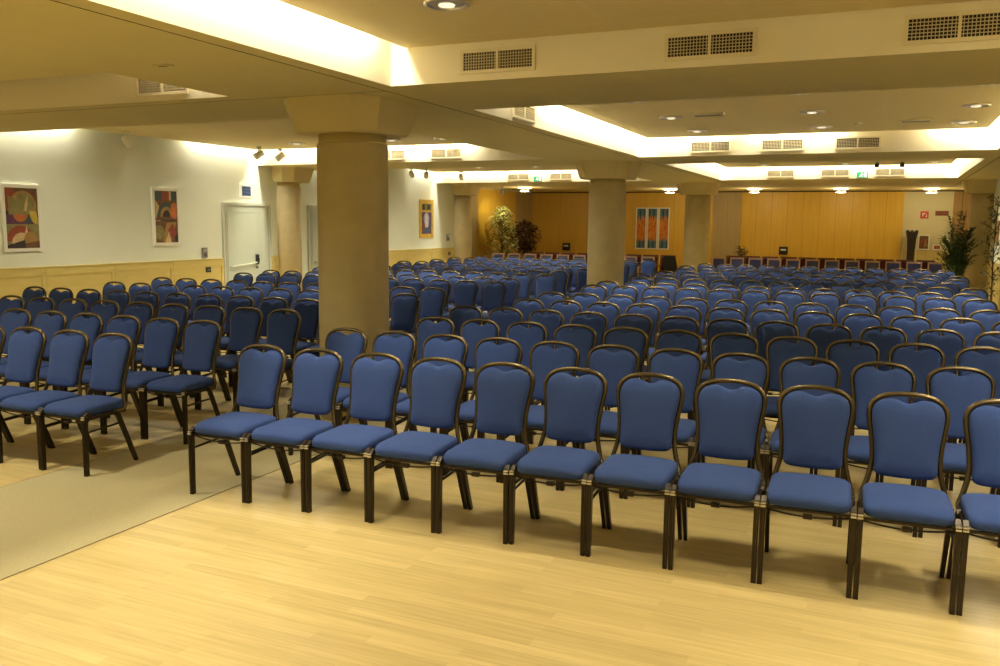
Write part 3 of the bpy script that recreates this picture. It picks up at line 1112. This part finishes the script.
def wall_spot(x, y, ty, tz, lab, power, tx=XW, col=(1.0, 0.92, 0.75), cone=85, z=ZP):
    global sp0
    head = Vector((x, y, z - 0.13))
    d = (Vector((tx, ty, tz)) - head).normalized()
    a = math.atan2(d.y, d.x)
    if sp0 is None:
        sp0 = thing('spotlight', lab, 'spotlight', (x, y, z), a, 'white spotlights aimed at the walls')
        q = MB()
        q.lathe([(0.045, 0), (0.045, -0.03), (0.03, -0.04)], M['white'], n=16)
        q.build('mounting_base', sp0)
        q = MB()
        q.tube([(0, 0, -0.035), (0, 0, -0.12)], 0.012, M['white'])
        q.build('arm', sp0)
        q = MB()
        mt = Matrix.Rotation(math.radians(125), 3, 'Y')
        q.lathe([(0.03, -0.09), (0.055, -0.07), (0.058, 0.08), (0.05, 0.08)], M['white'], (0.0, 0, -0.14), 18, mtx=mt)
        q.lathe([(0.049, 0.078), (0.02, 0.07)], M['grey'], (0.0, 0, -0.14), 18, mtx=mt)
        q.build('lamp_head', sp0)
    else:
        copy_tree(sp0, (x, y, z), a, lab)
    if power:
        p = head + d * 0.14
        rot = d.to_track_quat('-Z', 'Y').to_euler()
        lamp('spotlight_lamp', 'SPOT', p, power, col, 0.04, rot=rot, spot=cone)


wall_spot(-10.15, 9.4, 10.5, 1.8, 'white spotlight on the ceiling between the two abstract paintings', 3)
wall_spot(-9.95, 12.05, 10.9, 1.7, 'white spotlight under the ceiling in front of the blue sign', 3)
wall_spot(-9.85, 12.5, 12.3, 1.6, 'white spotlight beside the engaged column, next to the blue sign', 2)
wall_spot(-10.3, 17.9, 19.1, 1.8, 'first of a pair of small spotlights aimed at the yellow-framed picture', 5)
wall_spot(-10.1, 18.25, 19.1, 1.8, 'second of a pair of small spotlights aimed at the yellow-framed picture', 0)
wall_spot(-9.7, 19.3, 23.0, 1.6, 'spotlight above the rearmost engaged column, the higher of two', 0, XW, (1.0, 0.9, 0.6), 34)
wall_spot(-9.55, 21.45, 23.2, 1.6, 'spotlight above the rearmost engaged column, the lower of two', 90, XW, (1.0, 0.9, 0.6), 60, ZS)

# ------------------------------------------------------------------ the blue banquet chair
def per(h):
    return 0.357 + 0.118 * (h - 0.44) / 0.46


def banquet_chair():
    t_ = thing('banquet_chair', 'blue banquet chair', 'chair', group='blue banquet chairs in rows')
    # seat cushion
    q = MB()

    def drop(x, y, z):
        if z > 0:
            z += 0.010 * (1 - (x / 0.19) ** 2) - 0.020 * max(0.0, (-y - 0.08) / 0.12) ** 2
        return x, y, z
    q.rbox((0, 0.183, 0.427), (0.187, 0.198, 0.040), M['fabric'], 0.42, 0.26, 36, 12, drop)
    q.build('seat', t_)
    # seat frame: front apron, side rails, rear bar
    q = MB()
    q.box((-0.184, 0.004, 0.378), (0.184, 0.02, 0.391), M['frame'])
    q.box((-0.184, 0.345, 0.372), (0.184, 0.361, 0.394), M['frame'])
    for s in (-1, 1):
        q.tube([(s * 0.190, 0.01, 0.386), (s * 0.190, 0.20, 0.388), (s * 0.188, 0.36, 0.386)], 0, M['frame'], rect=(0.009, 0.012), up=(1, 0, 0))
    q.build('seat_frame', t_)
    # front and rear legs
    for s in (-1, 1):
        q = MB()
        q.tube([(s * 0.196, -0.004, 0.0), (s * 0.196, -0.002, 0.25), (s * 0.196, 0.0, 0.375), (s * 0.196, 0.006, 0.405), (s * 0.195, 0.022, 0.418), (s * 0.193, 0.05, 0.412)], 0, M['frame'], rect=(0.0118, 0.015), up=(1, 0, 0), taper=[0.95, 1.05, 1.08, 1.0, 0.9, 0.8])
        q.box((s * 0.196 - 0.004, -0.0225, 0.02), (s * 0.196 + 0.004, -0.016, 0.38), M['frame'])
        q.build('front_leg', t_)
        q = MB()
        q.tube([(s * 0.196, 0.245, 0.400), (s * 0.196, 0.285, 0.365), (s * 0.196, 0.355, 0.20), (s * 0.196, 0.437, 0.0)], 0, M['frame'], rect=(0.0108, 0.015), up=(1, 0, 0), taper=[0.8, 1.05, 1.0, 0.9])
        q.build('rear_leg', t_)
        q = MB()
        q.tube([(s * 0.196, 0.004, 0.296), (s * 0.196, 0.308, 0.306)], 0.0075, M['frame'], 8)
        q.build('stretcher', t_)
        q = MB()
        q.box((s * 0.196 - 0.0118, -0.022, 0.388), (s * 0.196 + 0.0118, 0.012, 0.396), M['steel'])
        q.box((s * 0.196 - 0.0118, -0.021, 0.402), (s * 0.196 + 0.0118, 0.012, 0.408), M['steel'])
        q.build('link_clip', t_, label='silver clip at the top of a front leg')
    # thin rod slung under the seat
    q = MB()
    q.tube(spline([(-0.195, 0.035, 0.368), (-0.10, 0.04, 0.352), (0, 0.04, 0.346), (0.10, 0.04, 0.352), (0.195, 0.035, 0.368)], 4), 0.0045, M['frame'], 6)
    q.box((-0.02, 0.03, 0.338), (0.02, 0.055, 0.358), M['frame'])
    q.build('brace_rod', t_)
    # backrest pad: cushion with a dipped crown
    half = [(0.0, 0.497), (0.07, 0.499), (0.115, 0.504), (0.137, 0.522), (0.1385, 0.57), (0.141, 0.63), (0.149, 0.70), (0.157, 0.755), (0.160, 0.79), (0.157, 0.817), (0.147, 0.840), (0.127, 0.859), (0.100, 0.870), (0.072, 0.873), (0.046, 0.867), (0.023, 0.857)]
    loop = half + [(0.0, 0.853)] + [(-x, z) for x, z in half[:0:-1]]
    L = spline([(x, z, 0) for x, z in loop], 4, True)
    cz = 0.69
    rings = [(0.93, 0.020), (0.985, 0.014), (1.0, 0.003), (0.99, -0.010), (0.955, -0.021), (0.86, -0.030), (0.6, -0.036), (0.3, -0.038)]
    vs, fs = [], []
    n = len(L)
    for s_, off in rings:
        for p in L:
            x, h = p.x * s_, cz + (p.y - cz) * s_
            vs.append((x, per(h) + off - 0.010 * (1 - (x / 0.17) ** 2) * 0, h))
    for i in range(len(rings) - 1):
        for k in range(n):
            a, b_ = i * n + k, i * n + (k + 1) % n
            fs.append((a, b_, b_ + n, a + n))
    c0 = len(vs)
    vs.append((0, per(cz) + 0.022, cz))
    vs.append((0, per(cz) - 0.039, cz))
    for k in range(n):
        fs.append((c0, (k + 1) % n, k))
        o_ = (len(rings) - 1) * n
        fs.append((c0 + 1, o_ + k, o_ + (k + 1) % n))
    q = MB()
    q.add(vs, fs, M['fabric'], True)
    q.build('backrest', t_)
    # back frame: one bent tube from the seat rail up, over the crown and down
    hf = [(0.190, 0.25, 0.398), (0.190, 0.32, 0.392), (0.187, 0.358, 0.405), (0.172, per(0.45) + 0.012, 0.45), (0.155, per(0.52) + 0.012, 0.52), (0.149, per(0.58) + 0.012, 0.58), (0.152, per(0.64) + 0.012, 0.64), (0.160, per(0.705) + 0.012, 0.705), (0.169, per(0.76) + 0.012, 0.76), (0.1725, per(0.795) + 0.012, 0.795), (0.1695, per(0.822) + 0.012, 0.822), (0.158, per(0.847) + 0.012, 0.847), (0.136, per(0.868) + 0.012, 0.868), (0.105, per(0.883) + 0.012, 0.883), (0.055, per(0.893) + 0.012, 0.893)]
    path = hf + [(0, per(0.896) + 0.012, 0.896)] + [(-x, y, z) for x, y, z in hf[::-1]]
    q = MB()
    q.tube(spline(path, 4), 0.0132, M['backframe'], 8)
    q.build('back_frame', t_)
    return t_


proto = banquet_chair()
used = False
SPACING_TOP = [4.65, 5.66, 6.70, 7.73, 8.80, 9.80, 11.30, 12.15, 13.35, 14.35, 15.40, 16.50, 17.70, 18.90, 20.10]
COLS = [(-4.245, 6.365), (-4.245, 13.82)]


def hidden(x, y, a):
    """wholly outside the picture, or wholly behind one of the aisle columns"""
    us, vs = [], []
    for dx in (-0.21, 0.21):
        for dy in (-0.02, 0.48):
            for z in (0, 0.91):
                q = project((x + dx * cos(a) - dy * sin(a), y + dx * sin(a) + dy * cos(a), z))
                if q is None:
                    return True
                us.append(q[0])
                vs.append(q[1])
    if max(us) < 3 or min(us) > 997 or min(vs) > 664:
        return True
    for cx, cy in COLS:
        if y > cy + 0.4:
            n = sqrt(cx * cx + cy * cy)
            ox, oy = cy / n * 0.29, -cx / n * 0.29
            u0 = project((cx - ox, cy - oy, 1))[0]
            u1 = project((cx + ox, cy + oy, 1))[0]
            if min(us) > min(u0, u1) and max(us) < max(u0, u1):
                return True
    return False


count = 0


def place(x, y, a, lab, sx=1.0):
    global used, count
    if hidden(x, y, a):
        return
    count += 1
    if not used:
        used = True
        proto.location = (x, y, 0)
        proto.rotation_euler = (0, 0, a)
        proto['label'] = lab
        proto.scale = (sx, 1, 1)
    else:
        copy_tree(proto, (x, y, 0), a, lab).scale = (sx, 1, 1)


def label_for(k, i, block, n):
    pl = 'at the aisle end' if i == 0 else ('at the wall end' if i == n - 1 else '%s from the aisle' % ORD[i + 1])
    side = 'right-hand block' if block == 'R' else 'block beside the painting wall'
    rw = 'front' if k == 0 else ('rearmost' if k == 14 else ORD[k + 1])
    return 'blue banquet chair %s in the %s row, %s' % (pl, rw, side)


FIRST_R = [-3.70, -3.725, -3.51, -3.73, -3.50, -3.61, -3.56, -3.63, -3.46, -3.73, -3.55, -3.44, -3.66, -3.50, -3.57]
FIRST_L = [-5.07, -5.10, -5.08, -5.14, -5.02, -5.20, -5.04, -5.18, -5.05, -5.20, -5.06, -5.18, -5.04, -5.2, -5.08]
jit = random.Random(3)
for k, yt in enumerate(SPACING_TOP):
    # block right of the aisle
    sl = 0.040
    pitch = 0.430 if k == 0 else 0.4195
    for i in range(12 if k < 14 else 0):
        x = FIRST_R[k] + i * pitch
        y = yt - 0.472 + sl * x
        place(x, y + jit.uniform(-0.006, 0.006), sl + jit.uniform(-0.003, 0.003), label_for(k, i, 'R', 12), 1.024 if k == 0 else 1.0)
    # block towards the painting wall
    sl = 0.05 if k < 2 else 0.08
    for i in range(11):
        x = FIRST_L[k] + 0.07 - i * 0.4185
        y = yt - 0.472 - (0.19 if k == 0 else 0.27) + sl * (x + 5.0)
        place(x, y + jit.uniform(-0.006, 0.006), sl + jit.uniform(-0.003, 0.003), label_for(k, i, 'L', 11))
print('CHAIRS', count)


# ------------------------------------------------------------------ rear rows: wooden armchairs and burgundy chairs
def wooden_chair(name, lab, cat, frame_m, cloth, group, w_=0.155, zt=0.90):
    t_ = thing(name, lab, cat, group=group)
    q = MB()
    q.rbox((0, 0.22, 0.43), (w_ - 0.015, 0.21, 0.045), cloth, 0.35, 0.22, 24, 8)
    q.build('seat', t_)
    q = MB()
    mt = Matrix.Translation((0, 0.42, 0.40)) @ Matrix.Rotation(math.radians(-8), 4, 'X')
    h = (zt - 0.40)
    for s in (-1, 1):
        q.box((s * w_ - 0.016, -0.02, -0.02), (s * w_ + 0.016, 0.02, h), frame_m, mt)
    q.box((-w_ + 0.016, -0.018, h - 0.04), (w_ - 0.016, 0.018, h), frame_m, mt)
    q.box((-w_ + 0.016, -0.018, 0.06), (w_ - 0.016, 0.018, 0.09), frame_m, mt)
    q.build('back_frame', t_)
    q = MB()
    q.rbox((0, 0, 0), (w_ - 0.018, (h - 0.13) / 2, 0.028), cloth, 0.35, 0.2, 24, 8)
    m2 = mt @ Matrix.Translation((0, 0, 0.09 + (h - 0.13) / 2)) @ Matrix.Rotation(pi / 2, 4, 'X')
    q.v = [tuple(m2 @ Vector(v)) for v in q.v]
    q.build('backrest', t_)
    for sx in (-1, 1):
        for yy in (0.04, 0.42):
            q = MB()
            q.box((sx * w_ - 0.016, yy - 0.016, 0), (sx * w_ + 0.016, yy + 0.016, 0.42 if yy > 0.2 else 0.62), frame_m)
            q.build('leg', t_)
        q = MB()
        q.box((sx * w_ - 0.022, 0.02, 0.62), (sx * w_ + 0.022, 0.40, 0.645), frame_m)
        q.build('armrest', t_)
    q = MB()
    q.box((-w_ + 0.016, 0.03, 0.36), (w_ - 0.016, 0.05, 0.39), frame_m)
    q.box((-w_ + 0.016, 0.41, 0.36), (w_ - 0.016, 0.43, 0.39), frame_m)
    q.build('seat_frame', t_)
    return t_


first = None
RX = [-3.97 + 0.463 * i for i in range(12)]
LX = [-5.60 - 0.463 * i for i in range(10)]
for side, xs, y0, sl in (('R', RX, 22.55, 0.02), ('L', LX, 21.55, 0.05)):
    for i, x in enumerate(xs):
        nm = 'at the aisle end' if i == 0 else '%s from the aisle' % ORD[i + 1]
        lab = 'blue wooden-framed armchair %s in the last row, %s' % (nm, 'before the amber partition' if side == 'R' else 'before the potted trees')
        y = y0 + (sl * (x + 5.6) if side == 'L' else sl * (x + 1.4))
        if first is None:
            first = wooden_chair('armchair', lab, 'armchair', M['wood'], M['navy'], 'wooden-framed armchairs in the last row')
            first.location = (x, y, 0)
            first.rotation_euler = (0, 0, sl)
        else:
            copy_tree(first, (x, y, 0), sl, lab)
firstb = None
for side, xs, y0 in (('R', [x - 0.20 for x in RX[1:]], 23.35), ('L', [x + 0.31 for x in LX[:9]], 22.35)):
    for i, x in enumerate(xs):
        nm = 'at the aisle end' if i == 0 else '%s from the aisle' % ORD[i + 1]
        lab = 'burgundy chair %s behind the wooden armchairs, %s' % (nm, 'along the amber partition' if side == 'R' else 'near the potted trees')
        y = y0 + (0.05 * (x + 5.6) if side == 'L' else 0.02 * x)
        if firstb is None:
            firstb = wooden_chair('side_chair', lab, 'chair', M['redwood'], M['burgundy'], 'burgundy chairs behind the last row', 0.19, 0.92)
            firstb.location = (x, y, 0)
        else:
            copy_tree(firstb, (x, y, 0), 0, lab)

# black chair standing askew in the aisle near the last row
t = thing('easy_chair', 'black padded chair standing askew in the aisle before the farthest column', 'chair', (-4.72, 21.9, 0), 0.9)
q = MB()
q.rbox((0, 0.2, 0.42), (0.2, 0.2, 0.06), M['blackcloth'], 0.4, 0.3)
q.build('seat', t)
q = MB()
q.rbox((0, 0, 0), (0.2, 0.26, 0.05), M['blackcloth'], 0.45, 0.35)
m2 = Matrix.Translation((0, 0.45, 0.68)) @ Matrix.Rotation(math.radians(72), 4, 'X')
q.v = [tuple(m2 @ Vector(v)) for v in q.v]
q.build('backrest', t)
for sx in (-1, 1):
    for yy in (0.05, 0.38):
        q = MB()
        q.tube([(sx * 0.16, yy, 0.38), (sx * 0.18, yy, 0)], 0.014, M['black'])
        q.build('leg', t)


# ------------------------------------------------------------------ plants
def leaf(m_, p, d, ln, wd, material, droop=0.25, side=None):
    """a pointed leaf folded along its midrib"""
    d = d.normalized()
    s_ = d.cross(Vector((0, 0, 1)))
    if s_.length < 0.1:
        s_ = Vector((1, 0, 0))
    s_.normalize()
    if side is not None:
        s_ = (s_ + side).normalized()
    n_ = s_.cross(d)
    dn = Vector((0, 0, -1))
    a = p
    b_ = p + d * ln * 0.5 + dn * ln * droop * 0.3
    c = p + d * ln + dn * ln * droop
    vs = [a, b_ + s_ * wd / 2 + n_ * wd * 0.1, c, b_ - s_ * wd / 2 + n_ * wd * 0.1, b_]
    m_.add(vs, [(0, 1, 4), (1, 2, 4), (2, 3, 4), (3, 0, 4)], material)


def pot(t_, r, h):
    q_ = MB()
    q_.lathe([(r * 0.75, 0), (r, h - 0.05), (r * 1.06, h - 0.05), (r * 1.06, h), (r * 0.95, h), (r * 0.92, h - 0.03)], M['terracotta'], n=24)
    q_.build('pot', t_)
    q_ = MB()
    q_.lathe([(r * 0.93, h - 0.04), (r * 0.5, h - 0.03)], M['soil'], n=20)
    q_.build('soil', t_)


def palm(x, y, top, spread, seed):
    rr = random.Random(seed)
    t_ = thing('potted_palm', 'tall dark green palm in the far corner before the engaged column', 'plant', (x, y, 0))
    pot(t_, 0.18, 0.34)
    st, fo = MB(), MB()
    for i in range(80):
        a = rr.uniform(0, 2 * pi)
        lean = rr.uniform(0.05, 1.0) ** 0.6
        hgt = top * rr.uniform(0.55, 1.0) * (1 - 0.25 * lean)
        r_ = spread * lean
        base = Vector((rr.uniform(-.06, .06), rr.uniform(-.06, .06), 0.30))
        mid = base + Vector((cos(a) * r_ * 0.62, sin(a) * r_ * 0.62, (hgt - 0.3) * 0.75))
        tip = base + Vector((cos(a) * r_, sin(a) * r_, (hgt - 0.3) * (1.0 - 0.15 * lean)))
        pts = spline([base, (base + mid) / 2 + Vector((0, 0, 0.05)), mid, tip], 4)
        st.tube(pts, 0.006, M['palmleaf'], 4, taper=[1.2 - 0.9 * k / (len(pts) - 1) for k in range(len(pts))])
        m0 = int(len(pts) * 0.35)
        for k in range(m0, len(pts)):
            d = (pts[min(k + 1, len(pts) - 1)] - pts[k - 1]).normalized()
            sd = d.cross(Vector((0, 0, 1)))
            if sd.length < 0.05:
                sd = Vector((cos(a + 1.57), sin(a + 1.57), 0))
            sd.normalize()
            for s_ in (-1, 1):
                leaf(fo, pts[k], d * 0.7 + sd * s_ * 0.8 + Vector((0, 0, rr.uniform(-.1, .3))), rr.uniform(0.14, 0.24), 0.036, M['palmleaf'], 0.3)
    st.build('stem', t_)
    fo.build('foliage', t_)


def bush(name, lab, x, y, z0, top, spread, n, leafs, lsize, seed, conical=0.0, trunk=True, potr=0.16):
    rr = random.Random(seed)
    t_ = thing(name, lab, 'plant', (x, y, 0))
    pot(t_, potr, 0.32)
    st, fo = MB(), MB()
    zb = z0
    if trunk:
        st.tube(spline([(0, 0, 0.28), (0.015, 0.01, zb), (-0.01, 0.02, (zb + top) / 2), (0, 0, top * 0.93)], 4), 0.014, M['bark'], 6, taper=[1.3 - 0.07 * k for k in range(13)])
    nb = max(10, n // 16)
    for i in range(nb):
        f_ = i / nb
        z = zb + (top - zb) * (f_ ** 0.85)
        a = i * 2.4 + rr.uniform(-.3, .3)
        if conical:
            R_ = spread * ((1 - f_) ** 0.7 * conical + (1 - conical) * sqrt(max(0, 1 - (2 * f_ - 1) ** 2))) + 0.06
        else:
            R_ = spread * sqrt(max(0.05, 1 - (2 * f_ - 1) ** 2))
        R_ *= rr.uniform(0.75, 1.1)
        p0 = Vector((0, 0, max(0.3, z - R_ * 0.45)))
        p1 = Vector((cos(a) * R_, sin(a) * R_, z + 0.06))
        pts = spline([p0, p0 * 0.5 + p1 * 0.5 + Vector((0, 0, 0.03)), p1], 5)
        st.tube(pts, 0.006, M['bark'], 4, taper=[1.2 - 0.08 * k for k in range(len(pts))])
        for k in range(16):
            q_ = pts[min(len(pts) - 1, int(rr.uniform(0.35, 1.0) * len(pts)))]
            q_ = q_ + Vector((rr.uniform(-.05, .05), rr.uniform(-.05, .05), rr.uniform(-.05, .05)))
            d = Vector((cos(a) + rr.uniform(-1, 1), sin(a) + rr.uniform(-1, 1), rr.uniform(-.5, .7)))
            ln = lsize * rr.uniform(0.7, 1.25)
            leaf(fo, q_, d, ln, ln * 0.42, leafs[0] if rr.random() > leafs[2] else leafs[1], 0.3)
    st.build('stem', t_)
    fo.build('foliage', t_)
    return t_


palm(1.36, 20.45, 2.42, 0.34, 5)
bush('potted_ficus', 'slender sparse ficus against the side wall near the edge of the picture', 1.70, 17.0, 0.6, 2.25, 0.22, 420, (M['ficusleaf'], M['palmleaf'], 0.4), 0.085, 11)
bush('potted_tree', 'pale potted tree lit by a spotlight before the amber side panelling', -10.0, 22.5, 0.70, 2.13, 0.46, 2000, (M['paleleaf'], M['highlightleaf'], 0.42), 0.10, 12, conical=0.8)
bush('potted_shrub', 'dark reddish potted shrub in the rear corner beside the pale tree', -9.98, 24.1, 0.8, 1.72, 0.45, 1700, (M['redleaf'], M['pinkleaf'], 0.10), 0.13, 13)
bush('potted_sprig', 'tiny dark sprig poking up before the ashen pier', -3.75, 25.3, 0.80, 1.08, 0.16, 170, (M['redleaf'], M['bark'], 0.3), 0.10, 14, potr=0.12)

# ------------------------------------------------------------------ black pedestal at the end wall
t = thing('pedestal', 'tall black carved pedestal with a notched flaring top against the end wall', 'pedestal', (0.62, 25.85, 0))
t.scale = (0.82, 0.82, 1)
q = MB()
q.lathe([(0.19, 0), (0.19, 0.08), (0.13, 0.14), (0.115, 0.6), (0.12, 1.1), (0.14, 1.4), (0.185, 1.58), (0.19, 1.62), (0.16, 1.62)], M['ebony'], n=20)
q.build('shaft', t)
q = MB()
for k in range(8):
    a = k * pi / 4
    q.box((-0.035, -0.012, 0), (0.035, 0.012, 0.03), M['ebony'], Matrix.Rotation(a, 4, 'Z') @ Matrix.Translation((0, 0.17, 1.62)))
q.build('crown', t)

bpy.context.view_layer.update()
